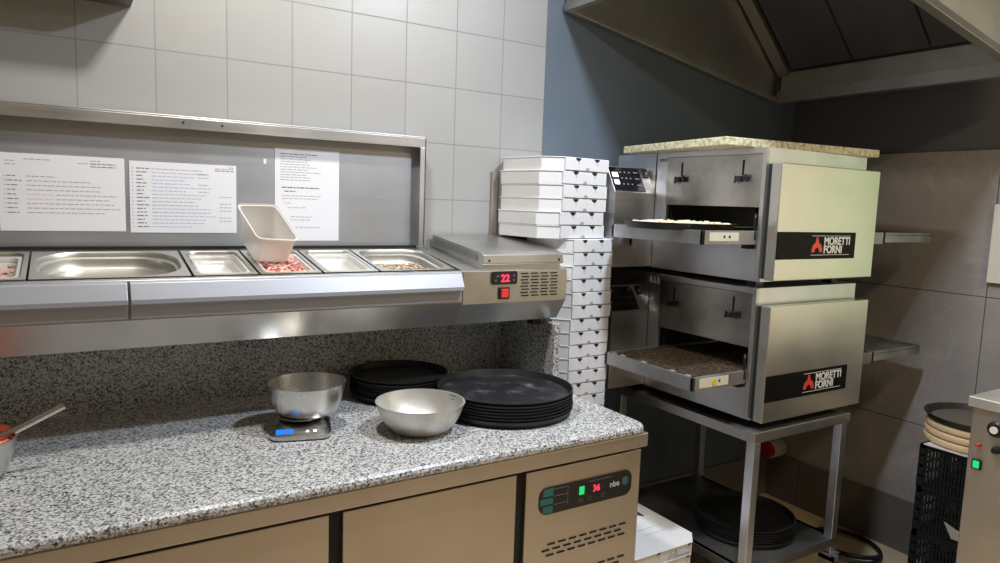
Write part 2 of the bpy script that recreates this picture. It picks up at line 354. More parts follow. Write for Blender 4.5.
# ---------------------------------------------------------------- refrigerated topping rail on the upstand
TX0, TX1, XP = -.92, 1.437, 1.04
dN = Vector((0, -.335, -.053)).normalized(); nN = Vector((0, -.053, .335)).normalized()
def TP(x, v, w=0):  # point on the sloping top: v from the back, w above it
    p = Vector((x, -.05, 1.365)) + dN*v + nN*w; return p
def topping_rail():
    t = thing('topping_display', 'stainless steel refrigerated topping rail with raised lid above the worktop', 'topping fridge', (.3, -.2, 1.118))
    YZ = lambda a, c, x: (x, a, c)
    prof = [(-.012, 1.128), (-.012, 1.29), (-.385, 1.24), (-.385, 1.212), (-.338, 1.132), (-.30, 1.128)]
    B().prism(prof, (TX0, XP), YZ).obj('body', steel('display_body_steel', (.50, .48, .44), .34, 'Z', .15), t)
    B().prism([(-.012, 1.29), (-.012, 1.368), (-.05, 1.366), (-.05, 1.28)], (TX0, XP), YZ).obj('back_rim', M_STX, t)
    B().prism([(-.385, 1.238), (-.385, 1.3125), (-.3835, 1.3135), (-.368, 1.3160), (-.368, 1.238)], (TX0, XP), YZ).obj('front_rim', M_STX, t, .001)
    # machine compartment
    c = B().prism([(-.012, 1.128), (-.012, 1.366), (-.378, 1.318), (-.388, 1.313), (-.388, 1.206), (-.338, 1.132), (-.30, 1.128)], (XP, 1.456), YZ).prism([(-.020, 1.36), (-.020, 1.370), (-.376, 1.334), (-.376, 1.31)], (1.118, TX1-.004), YZ).obj('motor_housing', M_STX, t, .001)
    cv = B().prism([(-.014, 1.368), (-.014, 1.412), (-.372, 1.374), (-.386, 1.366), (-.390, 1.338), (-.384, 1.333)], (1.112, TX1), YZ).obj('motor_cover', M_STX, t, .002)
    B().prism([(-.030, 1.378), (-.030, 1.400), (-.350, 1.366), (-.350, 1.345)], (1.1095, 1.1125), YZ).obj('side_recess', steel('cover_side_steel', (.45, .44, .42), .35, 'Y'), cv)
    for x in (1.135, 1.418): B().box(x-.003, x+.003, -.3905, -.386, 1.343, 1.351).obj('screw', M_GAP, cv)
    # display, rocker, louvres
    d = B().prism(rrect(1.146, 1.243, 1.268, 1.312, .008, 4), (-.396, -.387), lambda a, z, y: (a, y, z)).obj('thermostat', M_BLACK, c)
    text('digits', '22', .034, M_GLOW_R, d, FRONT(1.178, -.3965, 1.2775), bold=.001)
    b = B()
    for x, z in ((1.158, 1.282), (1.166, 1.296), (1.229, 1.282), (1.229, 1.297)): b.box(x-.003, x+.003, -.3968, -.395, z-.003, z+.003)
    b.obj('button', mat('dim_grey_print', (.16, .16, .16), .5), d)
    r = B().box(1.174, 1.216, -.394, -.387, 1.218, 1.258).obj('switch_frame', M_BLACK, c, .002)
    B().box(1.182, 1.209, -.399, -.392, 1.224, 1.253).obj('rocker', M_ROCK, r, .002)
    b = B(); ss = steel('louvre_lip', (.5, .46, .40), .35)
    for k in range(8):
        z = 1.300-k*.0108
        for j in range(4):
            x = 1.262+j*.0405+(k % 2)*.004
            b.box(x, x+.029, -.3905, -.3865, z, z+.0042)
    b.obj('louvre', M_GAP, c)
    # cool aluminium sliding fronts
    pr = [(-.386, 1.3120), (-.398, 1.3080), (-.418, 1.268), (-.418, 1.256), (-.398, 1.256), (-.398, 1.218), (-.386, 1.216)]
    for x0, x1 in ((TX0, .086), (.092, 1.030)):
        B().prism(pr, (x0, x1), YZ).obj('front_rail', M_ALU, t, .0015)
    # lid standing open against the wall
    lid = B().box(TX0, 1.048, -.034, -.026, 1.372, 1.757).obj('lid', M_LID, t)
    B().box(TX0, 1.048, -.078, -.034, 1.752, 1.757).box(TX0, 1.048, -.078, -.075, 1.720, 1.752).obj('lid_top_lip', M_STX, lid, .001)
    B().box(1.043, 1.048, -.078, -.034, 1.372, 1.752).box(1.026, 1.048, -.078, -.075, 1.372, 1.720).obj('lid_side_lip', M_STZ, lid, .001)
    B().box(TX0, 1.03, -.052, -.034, 1.366, 1.374).obj('lid_gasket', M_GAP, lid)
    for x in (.262, .370): B().box(x-.003, x+.003, -.0792, -.075, 1.735, 1.741).obj('screw', M_GAP, lid)
    B().box(.500, .509, -.0355, -.034, 1.634, 1.650).obj('tape_scrap', M_WHITE, lid)
    hb = B().tube([(1.066, -.075, 1.352), (1.066, -.075, 1.398)], .006).obj('lid_hinge', M_STZ, t, smooth=True)
    for x, y in ((.165, -.12), (1.385, -.30)):
        B().box(x-.018, x+.018, y-.018, y+.018, 1.108 if x < 1 else 1.108, 1.130).obj('foot', M_BLACK, t, .002)
    local(t); return t
topping_rail()

def gn_pan(name, label, x0, x1, v0, v1, depth, m, cat='pan', rim=.010, rin=.035, w0=0, group=None, wall=.0008):
    t = thing(name, label, cat, tuple(TP((x0+x1)/2, (v0+v1)/2, w0-depth)), 0, group)
    b = B()
    def lp(dx, r, w): return [TP(a, v, w+w0) - t.location for a, v in rrect(x0+dx, x1-dx, v0+dx, v1-dx, r)]
    L = [lp(0, .004, -.005), lp(0, .004, 0), lp(rim, rin, 0), lp(rim+.002, rin, -.003), lp(rim+.004, rin, -.014), lp(rim+.010, rin, -.018), lp(rim+.013, rin-.004, -depth+.008), lp(rim+.02, rin-.006, -depth)]
    b.loops(L, False, True)
    b.obj('basin', m, t, smooth=True, solid=wall)
    return t
GNG = 'steel pans in the topping rail'
PV0, PV1 = .018, .303
pans = [('small steel pan at far left of the topping rail', -.30, -.124, .045, 'A'),
        ('wide empty steel pan below the landscape papers', -.118, .240, .045, 'B'),
        ('small steel pan between the wide pan and the ham pan', .248, .412, .045, 'C'),
        ('small steel pan of shredded ham under the tipped tub', .420, .592, .045, 'D'),
        ('small steel pan just right of the shredded ham', .600, .768, .045, 'E'),
        ('steel pan with chopped mushrooms beside the motor cover', .776, 1.030, .045, 'F')]
for lb, x0, x1, dp, k in pans:
    gn_pan('gastronorm_pan', lb, x0, x1, PV0, PV1, dp, M_PAN, rin=.10 if x1-x0 > .3 else (.06 if x1-x0 > .2 else .03))
for lb, x0, x1 in (('clear plastic tub of pink food inside far left pan', -.285, -.139), ('clear plastic tub set inside the pan left of the ham', .264, .396), ('clear plastic tub set inside the pan right of the ham', .616, .752), ('white plastic tub holding the shredded ham', .436, .576)):
    gn_pan('plastic_tub', lb, x0, x1, PV0+.055, PV1-.014, .030, M_TUB, 'tub', rim=.006, rin=.022, w0=-.0022+.002, wall=.001)
def foodbed(name, label, m, x0, x1, v0, v1, w, h, n, ln, cat='food'):
    b = B(); rnd = random.Random(hash(label) % 999 if False else len(label)*7)
    for i in range(n):
        c = TP(rnd.uniform(x0, x1), rnd.uniform(v0, v1), w + rnd.uniform(0, h))
        R = Matrix.Rotation(rnd.uniform(0, PI), 3, 'Z') @ Matrix.Rotation(rnd.uniform(-.5, .5), 3, 'X') @ Matrix.Rotation(rnd.uniform(-.4, .4), 3, 'Y')
        l = ln*rnd.uniform(.5, 1); b.box(-l, l, -.0035, .0035, -.0018, .0018, R, c)
    b.prism([(x0-.004, v0-.004), (x1+.004, v0-.004), (x1+.004, v1+.004), (x0-.004, v1+.004)], (w-.004, w+.002), lambda a, v, q: TP(a, v, q))
    o = b.obj(name, m, None, .0008, seg=1); return tag(o, label, cat, kind='stuff')
foodbed('shredded_ham', 'pink shredded ham filling the white tub', M_HAM, .452, .560, .092, .272, -.022, .016, 240, .017)
foodbed('chopped_mushrooms', 'brown chopped mushrooms in the rightmost steel pan', M_MUSH, .83, .985, .10, .262, -.038, .012, 260, .007)
foodbed('pink_food', 'pinkish food in the far left tub', M_PINK, -.270, -.155, .095, .27, -.024, .006, 60, .010)

# tipped translucent tub standing in the ham
def tipped_tub():
    t = thing('tipped_plastic_tub', 'milky plastic tub tipped towards the room on the ham pan', 'tub', (.47, -.21, 1.34))
    R = [Vector(p) for p in ((.394, -.165, 1.503), (.505, -.165, 1.504), (.548, -.262, 1.405), (.431, -.262, 1.411))]
    Bq = [Vector(p) for p in ((.423, -.088, 1.394), (.520, -.090, 1.394), (.535, -.205, 1.337), (.434, -.205, 1.341))]
    def quadloop(Q, inset, off):
        c = sum(Q, Vector())/4; nrm = (Q[1]-Q[0]).cross(Q[3]-Q[0]).normalized()
        o = []
        for i in range(4):
            p, a, d = Q[i], Q[i-1], Q[(i+1) % 4]
            for k in range(4):
                f = k/3; q = (p + (a-p).normalized()*.018*(1-f)**2 + (d-p).normalized()*.018*f**2)
                o.append(c + (q-c)*(1-inset) + nrm*off - t.location)
        return o
    B().loops([quadloop(R, -.05, -.004), quadloop(R, -.05, .0), quadloop(R, .02, 0), quadloop(Bq, 0, 0)], False, True).obj('tub_wall', M_CLEAR, t, smooth=True, solid=.0016)
    return t
tipped_tub()

# papers on the lid
def paper(name, label, x0, x1, z0, z1, kind):
    t = thing(name, label, 'paper', ((x0+x1)/2, -.0352, z0))
    B().box(x0, x1, -.0356, -.0346, z0, z1).obj('sheet', M_PAPER, t)
    rnd = random.Random(kind*13+1); ink = B(); bold = B(); pink = B(); blue = B()
    def words(bb, x, xe, z, h=.0032):
        while x < xe:
            w = rnd.uniform(.006, .018); w = min(w, xe-x); bb.box(x, x+w, -.0359, -.0356, z, z+h*.75); x += w+.0028
    if kind == 1:
        words(ink, x1-.19-.05, x1-.19+.01, z1-.016); words(ink, x0+.015, x0+.04, z1-.022); words(ink, x0+.015, x0+.038, z1-.031)
        words(ink, x1-.085, x1-.06, z1-.013); words(bold, x1-.085, x1-.022, z1-.021); words(ink, x1-.115, x1-.09, z1-.021); words(bold, x1-.085, x1-.022, z1-.029)
        for k in range(9):
            z = z1-.062-k*.0123
            words(ink, x0+.012, x0+.015, z); words(bold, x0+.018, x0+.018+rnd.uniform(.018, .036), z)
            e = [.13, .215, .24, .235, .28, .26, .27, .285, .245][k]
            if k in (4, 5): words(pink, x0+.062, x0+.125, z); words(ink, x0+.13, x0+e, z)
            else: words(ink, x0+.062, x0+e, z)
    elif kind == 2:
        words(ink, x1-.022, x1-.008, z1-.008); words(ink, x1-.062, x1-.008, z1-.013); words(bold, x1-.062, x1-.008, z1-.019)
        for k in range(17):
            z = z1-.022-k*.0106
            words(ink, x0+.006, x0+.010, z); words(bold, x0+.018, x0+.018+rnd.uniform(.016, .036), z, .0038)
            words(ink if k in (0, 9, 10, 12) else blue, x0+.058, x0+rnd.uniform(.14, .24), z, .003)
            if k in (1, 2, 4, 6): words(ink, x0+.185, x0+.215, z)
            if k in (7, 9, 10, 11, 13, 14): words(ink, x0+.245, x0+.28, z-.003)
    else:
        for k in range(11):
            z = z1-.020-k*.0083
            words(bold if k == 0 else ink, x0+.018, x0+rnd.uniform(.10, .185), z, .0034)
        z = z1-.128
        words(bold, x0+.022, x0+.145, z, .005); words(bold, x0+.03, x0+.066, z-.012, .0045)
        for dz, a, e in ((.026, .022, .15), (.035, .022, .14), (.050, .03, .05), (.064, .04, .10), (.094, .05, .12), (.104, .05, .115), (.128, .065, .15)): words(ink, x0+a, x0+e, z-dz)
    for bb, m, n in ((ink, M_INK, 'grey_text'), (bold, M_INKB, 'bold_text'), (pink, M_INKP, 'pink_text'), (blue, M_INKBL, 'blue_text')):
        if len(bb.b.verts): bb.obj(n, m, t)
        else: bb.b.free()
    local(t)
paper('recipe_sheet', 'leftmost landscape recipe sheet with nine rows, cut by frame', -.188, .110, 1.417, 1.626, 1)
paper('recipe_sheet', 'landscape recipe sheet with seventeen numbered rows, in the middle', .122, .417, 1.414, 1.622, 2)
paper('recipe_sheet', 'portrait recipe sheet half hidden by the tipped tub', .535, .747, 1.390, 1.689, 3)
tag(B().box(1.362, 1.388, -.014, -.0005, 1.12, 1.655).obj('metal_strip', steel('beige_strip', (.50, .46, .40), .45, 'Z'), None, .001), 'narrow beige metal strip upright against the tiles behind boxes', 'strip')

# ---------------------------------------------------------------- bowls, scale and trays on the counter
ZC = .8825
def lathe_obj(name, m, prof, parent, n=56): return B().lathe(prof, n).obj(name, m, parent, smooth=True)
def bowl_prof(R, rb, h, lip=.006):
    P = [(rb*.2, 0), (rb, 0)]
    for i in range(1, 9):
        f = i/8; P.append((rb+(R-rb)*(.6*math.sin(f*PI/2)+.4*f), h*(.6*(1-math.cos(f*PI/2))+.4*f**1.3)))
    P += [(R+lip, h), (R+lip, h+.002), (R-.001, h+.0015)]
    for i in range(8, 0, -1):
        f = i/8; P.append((rb+(R-rb)*(.6*math.sin(f*PI/2)+.4*f)-.0015, h*(.6*(1-math.cos(f*PI/2))+.4*f**1.3)+.0015))
    P += [(rb-.001, .0015), (rb*.2, .0015)]
    return P
t = thing('kitchen_scale', 'silver digital kitchen scale with a glowing blue display', 'scale', (.508, -.425, ZC), math.radians(-16))
b = B(); L = []
for w, z, fr in ((.004, 0, 0), (0, .004, 0), (.0, .014, 0), (.012, .026, .02), (.024, .036, .045)):
    L.append([Vector((x, y, z)) for x, y in rrect(-.082+w, .082-w, -.105+w+fr, .085-w, .035, 6)])
b.loops(L, True, True).obj('housing', steel('scale_chrome', (.62, .61, .60), .16, 'X'), t, smooth=True)
B().loops([[Vector((x, y, z)) for x, y in rrect(-.08, .08, -.103, .083, .035, 6)] for z in (-.001, .004)], True, True).obj('base', M_BLACK, t)
tilt = Matrix.Rotation(math.radians(38), 3, 'X')
d = B().box(-.050, -.004, -.009, .009, 0, .003, tilt, (-.014, -.0865, .020)).obj('display', M_GLOW_B, t, .001)
B().box(.022, .030, -.003, .003, 0, .003, tilt, (-.008, -.0865, .020)).box(.042, .050, -.003, .003, 0, .003, tilt, (-.008, -.0865, .020)).obj('button', M_STX, t)
B().lathe([(.01, .034), (.052, .036), (.054, .041), (.01, .041)], 40).obj('neck', M_BLACK, t, smooth=True)
B().lathe([(.01, .041), (.062, .041), (.064, .0445), (.01, .0445)], 40).obj('weighing_plate', M_STX, t, smooth=True)
t = thing('mixing_bowl', 'steel mixing bowl standing on the kitchen scale', 'bowl', (.528, -.418, ZC+.045))
lathe_obj('bowl_shell', M_BOWL, bowl_prof(.106, .072, .088, .003), t)
t = thing('mixing_bowl', 'flour-dusted steel mixing bowl standing on the granite', 'bowl', (.808, -.575, ZC))
M_DUST = speck('floured_bowl_steel', [(.42, (.62, .60, .56)), (.62, (.74, .73, .69))], 16, .46, .75, 8)
lathe_obj('bowl_shell', M_DUST, bowl_prof(.125, .068, .083, .003), t)
t = thing('sauce_bowl', 'steel bowl of tomato sauce at the left edge', 'bowl', (-.268, -.455, ZC))
lathe_obj('bowl_shell', M_BOWL, bowl_prof(.121, .080, .095, .003), t)
b = B(); n = 40; L = []
for k in range(6):
    rr = .112*(1-k/6)+.002
    L.append([Vector((rr*math.cos(2*PI*i/n), rr*math.sin(2*PI*i/n), .080+.022*(k/5)+.010*math.sin(i*.9+k)*(k > 0))) for i in range(n)])
o = B().loops(L, False, True).obj('tomato_sauce', M_SAUCE, None, smooth=True, loc=(-.268, -.455, ZC)); tag(o, 'orange-red tomato sauce heaped in the left bowl', 'sauce', kind='stuff')
t = thing('ladle', 'steel ladle handle resting in the tomato sauce', 'ladle', (-.20, -.45, .965))
B().tube([(-.235, -.46, .955), (-.15, -.455, .985), (-.055, -.45, 1.030)], [.007, .009, .009], 12).obj('handle', M_BOWL, t, smooth=True)
B().lathe([(.005, -.018), (.022, -.014), (.034, 0), (.032, 0), (.02, -.011), (.005, -.015)], 24, (-.245, -.462, .958)).obj('ladle_cup', M_BOWL, t, smooth=True)
local(t)

def tray_proto(R, h, m=M_IRON):
    k = .010
    return B().lathe([(.01, 0), (R-k-.003, 0), (R-k, .0015), (R-.002, h-.002), (R, h-.0015), (R, h), (R-.004, h), (R-k-.0015, .0028), (R-k-.004, .002), (.01, .002)], 64).obj('tray', m, None, smooth=True)
ORD = ['topmost', 'second from the top', 'third from the top', 'fourth from the top', 'fifth from the top', 'sixth from the top', 'seventh from the top', 'eighth from the top', 'ninth from the top', 'tenth from the top']
def tray_stack(cx, cy, z0, R, h, pitch, n, where, group, top=None):
    p = None
    for i in range(n):
        m = M_IRON
        lab = 'black iron pizza tray, %s of the %s' % (ORD[n-1-i], where)
        if p is None: p = tray_proto(R, h, m); o = p
        elif m is not M_IRON: o = tray_proto(R, h, m)
        else: o = p.copy(); COL.objects.link(o)
        o.name = 'pizza_tray'; jx, jy = random.uniform(-.0015, .0015), random.uniform(-.0015, .0015)
        o.location = (cx+jx, cy+jy, z0+i*pitch); o.rotation_euler = (0, 0, i*1.1)
        tag(o, lab, 'tray', group)
        if top and i == n-1: B().lathe([(.01, .0030), (R-.017, .0030), (R-.017, .0042), (.01, .0042)], 56).obj('flour_dusting', top, o)
tray_stack(1.138, -.508, ZC, .2165, .022, .0094, 7, 'big front counter stack', 'trays in the front counter stack', M_IRONF)
tray_stack(.905, -.206, ZC, .165, .022, .0094, 7, 'stack against granite upstand', 'trays in the rear counter stack')

# ---------------------------------------------------------------- pizza boxes
def box_body(m, L, c, h):
    """closed box, cut corners; front is the -Y side at y=0"""
    b = B(); g = .0025
    def o(i): return [(c+i*.4, i), (L-c-i*.4, i), (L-i, c+i*.4), (L-i, L-c-i*.4), (L-c-i*.4, L-i), (c+i*.4, L-i), (i, L-c-i*.4), (i, c+i*.4)]
    zz = [(.004, 0), (.0035, h*.93), (0, h*.93), (0, h)]
    Ls = [[Vector((x, y, z)) for x, y in o(i)] for i, z in zz]
    return b.loops(Ls, True, True)
def make_pizza_box(label, L=.325, c=.056, h=.0445):
    t = thing('pizza_box', label, 'box')
    box_body(M_CARD, L, c, h).obj('carton', M_CARD, t, .0012, seg=1)
    w = L-2*c
    pts = [(c+.003, .003), (L-c-.003, .003), (L-c-.003, h-.002), (L-c-.003-w*.20, h-.002), (L-c-w*.30, h-.010), (L-c-.003-w*.36, h-.002), (c+.003+w*.36, h-.002), (c+w*.30, h-.010), (c+.003+w*.20, h-.002), (c+.003, h-.002)]
    f = B().prism(pts, (-.0030, .0015), lambda a, z, y: (a, y, z)).obj('front_flap', M_CARD, t)
    for k in (.29, .71):
        x = c+w*k
        B().prism([(x-.0125, h-.0015), (x+.0125, h-.0015), (x+.010, h-.0075), (x+.004, h-.0115), (x-.004, h-.0115), (x-.010, h-.0075)], (-.0036, -.0028), lambda a, z, y: (a, y, z)).obj('vent_hole', M_GAP, f)
        B().prism([(x-.005, h-.0115), (x+.007, h-.0115), (x+.004, h-.026)], (-.0034, -.0029), lambda a, z, y: (a, y, z)).obj('vent_shade', mat('vent_shade_grey', (.58, .58, .60), .7), f)  # grey triangle paints the shading below each vent hole
    x = L/2
    B().prism([(x+.010*math.cos(a), .003+.010*math.sin(a)) for a in [PI*i/8 for i in range(9)]], (-.0036, -.0028), lambda a, z, y: (a, y, z)).obj('thumb_notch', mat('grey_card_edge', (.36, .36, .37), .7), f)
    return t
def ordinal(n):
    W1 = 'first second third fourth fifth sixth seventh eighth ninth tenth eleventh twelfth thirteenth fourteenth fifteenth sixteenth seventeenth eighteenth nineteenth'.split()
    if n < 20: return W1[n-1]
    tens = {2: ('twentieth', 'twenty'), 3: ('thirtieth', 'thirty')}[n//10]
    return tens[0] if n % 10 == 0 else tens[1]+'-'+W1[n % 10-1]
PITCH = .0488; NB = 35; first = None
jit = {34: (.008, .0), 33: (-.004, .002), 32: (.003, 0), 31: (.002, .004), 30: (-.012, 0), 29: (-.002, .01), 28: (-.018, .004)}
for i in range(NB-1, -1, -1):
    n = NB-i
    lab = 'white pizza box on top of the tall stack by the ovens' if n == 1 else 'white pizza box, %s from the top of the tall stack' % ordinal(n)
    upper = i >= 29
    x = (1.402 if upper else 1.464); y = -.338 if upper else -.346
    rz = .10 if upper else .0
    jx, jr = jit.get(i, (random.uniform(-.006, .006), random.uniform(-.02, .02)))
    if i < 22: jx -= .004
    x += jx*.7; rz += jr*.6
    if not upper: x = max(x, 1.4625); rz = min(max(rz, -.006), .008)
    if first is None:
        first = make_pizza_box(lab); first['group'] = 'white pizza boxes in the tall stack'; o = first
        o.location = (x, y, i*PITCH); o.rotation_euler = (0, 0, rz)
    else: o = dup(first, (x, y, i*PITCH), rz, lab)
    o.scale = (1.055, 1.055, 1.09) if upper else (.865, .865, 1.09)
# pile of large boxes on the floor beside the counter
def make_big_box(label, L, Lx, h):
    t = thing('large_pizza_box', label, 'box')
    b = B(); c = .05
    def o(i): return [(c, i), (Lx-c, i), (Lx-i, c), (Lx-i, L-i), (i, L-i), (i, c)]
    b.loops([[Vector((x, y, z)) for x, y in o(i)] for i, z in ((.003, 0), (.003, h*.94), (0, h*.94), (0, h))], True, True).obj('carton', M_CARD, t, .0012, seg=1)
    for x in (Lx*.42, Lx*.82):
        B().prism([(x-.008, h-.001), (x+.008, h-.001), (x+.003, h-.008), (x-.004, h-.007)], (-.001, .002), lambda a, z, y: (a, y, z)).obj('vent_hole', M_GAP, t)
    return t
first = None; BH = .0430
for i in range(8, -1, -1):
    n = 9-i; lab = 'large printed white pizza box, %s of the floor pile beside the counter' % ORD[n-1]
    loc = (1.465+random.uniform(-.002, .004), -.745+random.uniform(-.004, .004), i*BH)
    if i == 8: first = make_big_box(lab, .355, .365, .0425); first['group'] = 'printed pizza boxes piled on the floor'; first.location = loc; o = first
    else: o = dup(first, loc, random.uniform(-.01, .01), lab)
    if i == 7: pass
tp = first; hh = .0427
def TOP(x, y, z, rz): return Matrix.Translation((x, y, z)) @ Matrix.Rotation(rz, 4, 'Z')
text('printed_letters', 'EN', .075, mat('black_print', (.03, .03, .03), .7), tp, TOP(.215, .235, hh, 0), .0003, .002)
B().box(.20, .315, .15, .1515, hh-.0005, hh+.0004).box(.20, .29, .112, .1132, hh-.0005, hh+.0004).obj('printed_lines', M_INK, tp)
B().box(.23, .305, -.0006, .001, .008, .0092).tube([(.20, -.0006, .006), (.212, -.0006, .032), (.222, -.0006, .012), (.236, -.0006, .034), (.240, -.0006, .008)], .0009, 6).obj('printed_mark', M_INKB, tp)

# ---------------------------------------------------------------- double conveyor oven on its stand
XL, XR = 1.956, 2.522
YB, YF = -.808, -.06
def oven_deck(label, z0, z1, dz0, dz1, zc, lower):
    """z0..z1 body, dz0..dz1 door, zc top of conveyor frame"""
    t = thing('conveyor_oven', label, 'oven', (2.24, -.43, z0))
    od = lower
    # body built as left cheek with the belt opening, roof, floor, back and right cheek
    oz0, oz1 = (zc+.004, zc+.084)
    oy0, oy1 = -.786, -.352
    b = B()
    for xa, xb in ((XL, XL+.012), (XR-.012, XR)):
        b.box(xa, xb, YB, oy0, z0, z1).box(xa, xb, oy1, YF, z0, z1).box(xa, xb, oy0, oy1, z0, oz0-.05).box(xa, xb, oy0, oy1, oz1, z1)
    b.box(XL+.012, XR-.012, YB, YF, z1-.012, z1).box(XL+.012, XR-.012, YB, YF, z0, z0+.012)
    b.box(XL+.012, XR-.012, YB, YB+.012, z0+.012, z1-.012).box(XL+.012, XR-.012, YF-.012, YF, z0+.012, z1-.012)
    b.obj('body', M_STZ, t)
    B().box(XL+.03, XR-.03, oy0-.005, oy0, oz0-.06, oz1+.03).box(XL+.03, XR-.03, oy1, oy1+.005, oz0-.06, oz1+.03).box(XL+.012, XR-.012, oy0, oy1, oz1+.025, oz1+.03).obj('chamber_lining', mat('burnt_lining', (.03, .022, .016), .6), t)
    # front fascia band above the door and raised frame round the access panel
    B().box(XL, XL+.003, -.29, -.284, z0+.002, z1-.002).obj('panel_seam', M_GAP, t)
    B().box(XL-.012, XL, YB, -.352, z1-.020, z1).box(XL-.012, XL, YB, YB+.016, z0+.01, z1-.02).obj('cheek_frame', M_STY, t, .001)
    # sliding flue panel with two wing bolts
    pn = B().box(XL-.007, XL-.001, -.790, -.352, oz1-.004, z1-.022).obj('baffle_panel', steel('baffle_steel_%d' % lower, (.50, .47, .43), .24, 'Z', .3), t, .001)
    for y in (-.430, -.712):
        kb = B().box(XL-.0085, XL-.0065, y-.0035, y+.0035, z1-.092, z1-.040).obj('slot', M_GAP, pn)
        k2 = B(); zz = z1-.104
        k2.box(XL-.028, XL-.007, y-.008, y+.008, zz-.009, zz+.009)
        k2.prism([(y-.006, zz-.005), (y-.006, zz+.005), (y-.024, zz+.016), (y-.027, zz-.012)], (XL-.022, XL-.014), lambda a, z, x: (x, a, z))
        k2.prism([(y+.006, zz-.005), (y+.006, zz+.005), (y+.023, zz+.012), (y+.026, zz-.016)], (XL-.022, XL-.014), lambda a, z, x: (x, a, z))
        k2.obj('wing_bolt', M_BLACK, pn, .0015)
    # door panel with black badge
    d = B().box(XL, 2.530, -.860, -.822, dz0, dz1).obj('front_panel', M_DOOR, t, .0025)
    B().box(XL+.004, XR, -.822, -.808, dz0+.004, dz1-.004).obj('door_gap', M_GAP, t)
    sd = 0
    lz0, lz1 = (1.380, 1.4735) if not lower else (.890, .9825)
    lx1 = 2.405 if not lower else 2.427
    bd = B().box(XL+.002, lx1, -.8625, -.8595, lz0, lz1).obj('badge', mat('badge_black', (.008, .007, .007), .5, spec=.08), d, .004)
    x0 = 2.165 if not lower else 2.185; zb = lz0
    text('brand_lettering', 'MORETTI', .0375, M_WHITE, bd, FRONT(x0+.050, -.8629, zb+.0500), bold=.0011)
    text('brand_lettering', 'FORNI', .0375, M_WHITE, bd, FRONT(x0+.050, -.8629, zb+.0205), bold=.0011)
    B().box(x0-.02, x0+.205, -.8631, -.8624, zb+.080, zb+.0815).box(x0-.02, x0+.205, -.8631, -.8624, zb+.0135, zb+.015).obj('badge_line', M_WHITE, bd)
    # flame-like arch emblem
    cx, cz = x0+.012, zb+.024
    arc = []
    for i in range(13):
        a = PI*i/12; arc.append((cx+.030*math.cos(a), cz+.034*math.sin(a)**.8 if math.sin(a) > 0 else cz))
    inner = [(cx+.014*math.cos(PI*(12-i)/12), cz+.016*math.sin(PI*(12-i)/12)) for i in range(13)]
    fl = B().prism(arc+inner, (-.8631, -.8624), lambda a, z, y: (a, y, z))
    fl.prism([(cx-.010, cz+.030), (cx+.011, cz+.030), (cx+.006, cz+.042), (cx+.001, cz+.054), (cx-.005, cz+.050), (cx-.008, cz+.042)], (-.8632, -.8625), lambda a, z, y: (a, y, z))
    fl.obj('arch_emblem', M_RED, bd)
    # control box at the rear left
    cz1 = zc+.222 if not lower else zc+.235
    prof = [(-.288, z0+.004), (-.288, cz1-.100), (-.232, cz1), (-.06, cz1), (-.06, z0+.004)]
    cb = B().prism(prof, (1.764 if lower else 1.747, XL), lambda a, z, x: (x, a, z)).obj('control_box', M_STX, t, .0015)
    s = Vector((0, .056, .100)).normalized(); nn = Vector((0, -.100, .056)).normalized()
    def CP(x, v, w): return Vector((x, -.288, cz1-.100)) + s*v + nn*w
    cl = 1.768 if lower else 1.750
    ds = B().prism([(cl, .006), (1.906, .006), (1.900, .108), (cl, .108)], (.0005, .004), lambda a, v, w: CP(a, v, w)).obj('control_display', mat('display_glass', (.010, .010, .014), .12), cb)
    if not lower:
        B().prism([(1.756, .064), (1.784, .064), (1.784, .084), (1.756, .084)], (.004, .005), lambda a, v, w: CP(a, v, w)).obj('digits', M_GLOW_W, ds)
        B().prism([(1.756, .032), (1.780, .032), (1.780, .052), (1.756, .052)], (.004, .005), lambda a, v, w: CP(a, v, w)).obj('digits', M_GLOW_W, ds)
    b = B(); rnd = random.Random(5+lower)
    for gx in range(3):
        for gz in range(3):
            x, v = 1.800+gx*.022, .034+gz*.026
            b.prism([(x-.003, v-.0025), (x+.003, v-.0025), (x+.003, v+.0025), (x-.003, v+.0025)], (.004, .0048), lambda a, v, w: CP(a, v, w))
    for gz in range(3):
        v = .03+gz*.028; b.prism([(1.868, v), (1.890, v), (1.890, v+.003), (1.868, v+.003)], (.004, .0048), lambda a, v, w: CP(a, v, w))
    b.obj('button', mat('pale_button_%d' % lower, (.34, .36, .42) if not lower else (.05, .055, .07), .5), ds)
    sw = B().prism([(1.920, .070), (1.948, .070), (1.948, .108), (1.920, .108)], (.0005, .006), lambda a, v, w: CP(a, v, w)).obj('rocker_switch', M_BLACK, cb, .001)
    B().prism([(1.930, .082), (1.938, .082), (1.938, .090), (1.930, .090)], (.006, .007), lambda a, v, w: CP(a, v, w)).obj('switch_mark', M_WHITE, sw)
    # belt conveyor through the opening
    ya, yb = -.790, -.352
    zt = zc
    e0, e1 = 1.684, 2.722
    f = B()
    f.box(e0, e1, ya, ya+.012, zt-.046, zt).box(e0, e1, yb-.012, yb, zt-.046, zt)
    f.box(e0, e0+.010, ya, yb, zt-.046, zt).box(e1-.010, e1, ya, yb, zt-.046, zt)
    for x in (e0+.06, XL-.05, XR+.05, e1-.06): f.box(x-.006, x+.006, ya+.012, yb-.012, zt-.040, zt-.028)
    cf = f.obj('conveyor_frame', M_OLD, t, .0012)
    # wire belt: cross rods plus long links
    w = B(); x = e0+.018; k = 0
    while x < e1-.014:
        w.box(x-.0012, x+.0012, ya+.014, yb-.014, zt-.008, zt-.0055); x += .0085; k += 1
    y = ya+.02
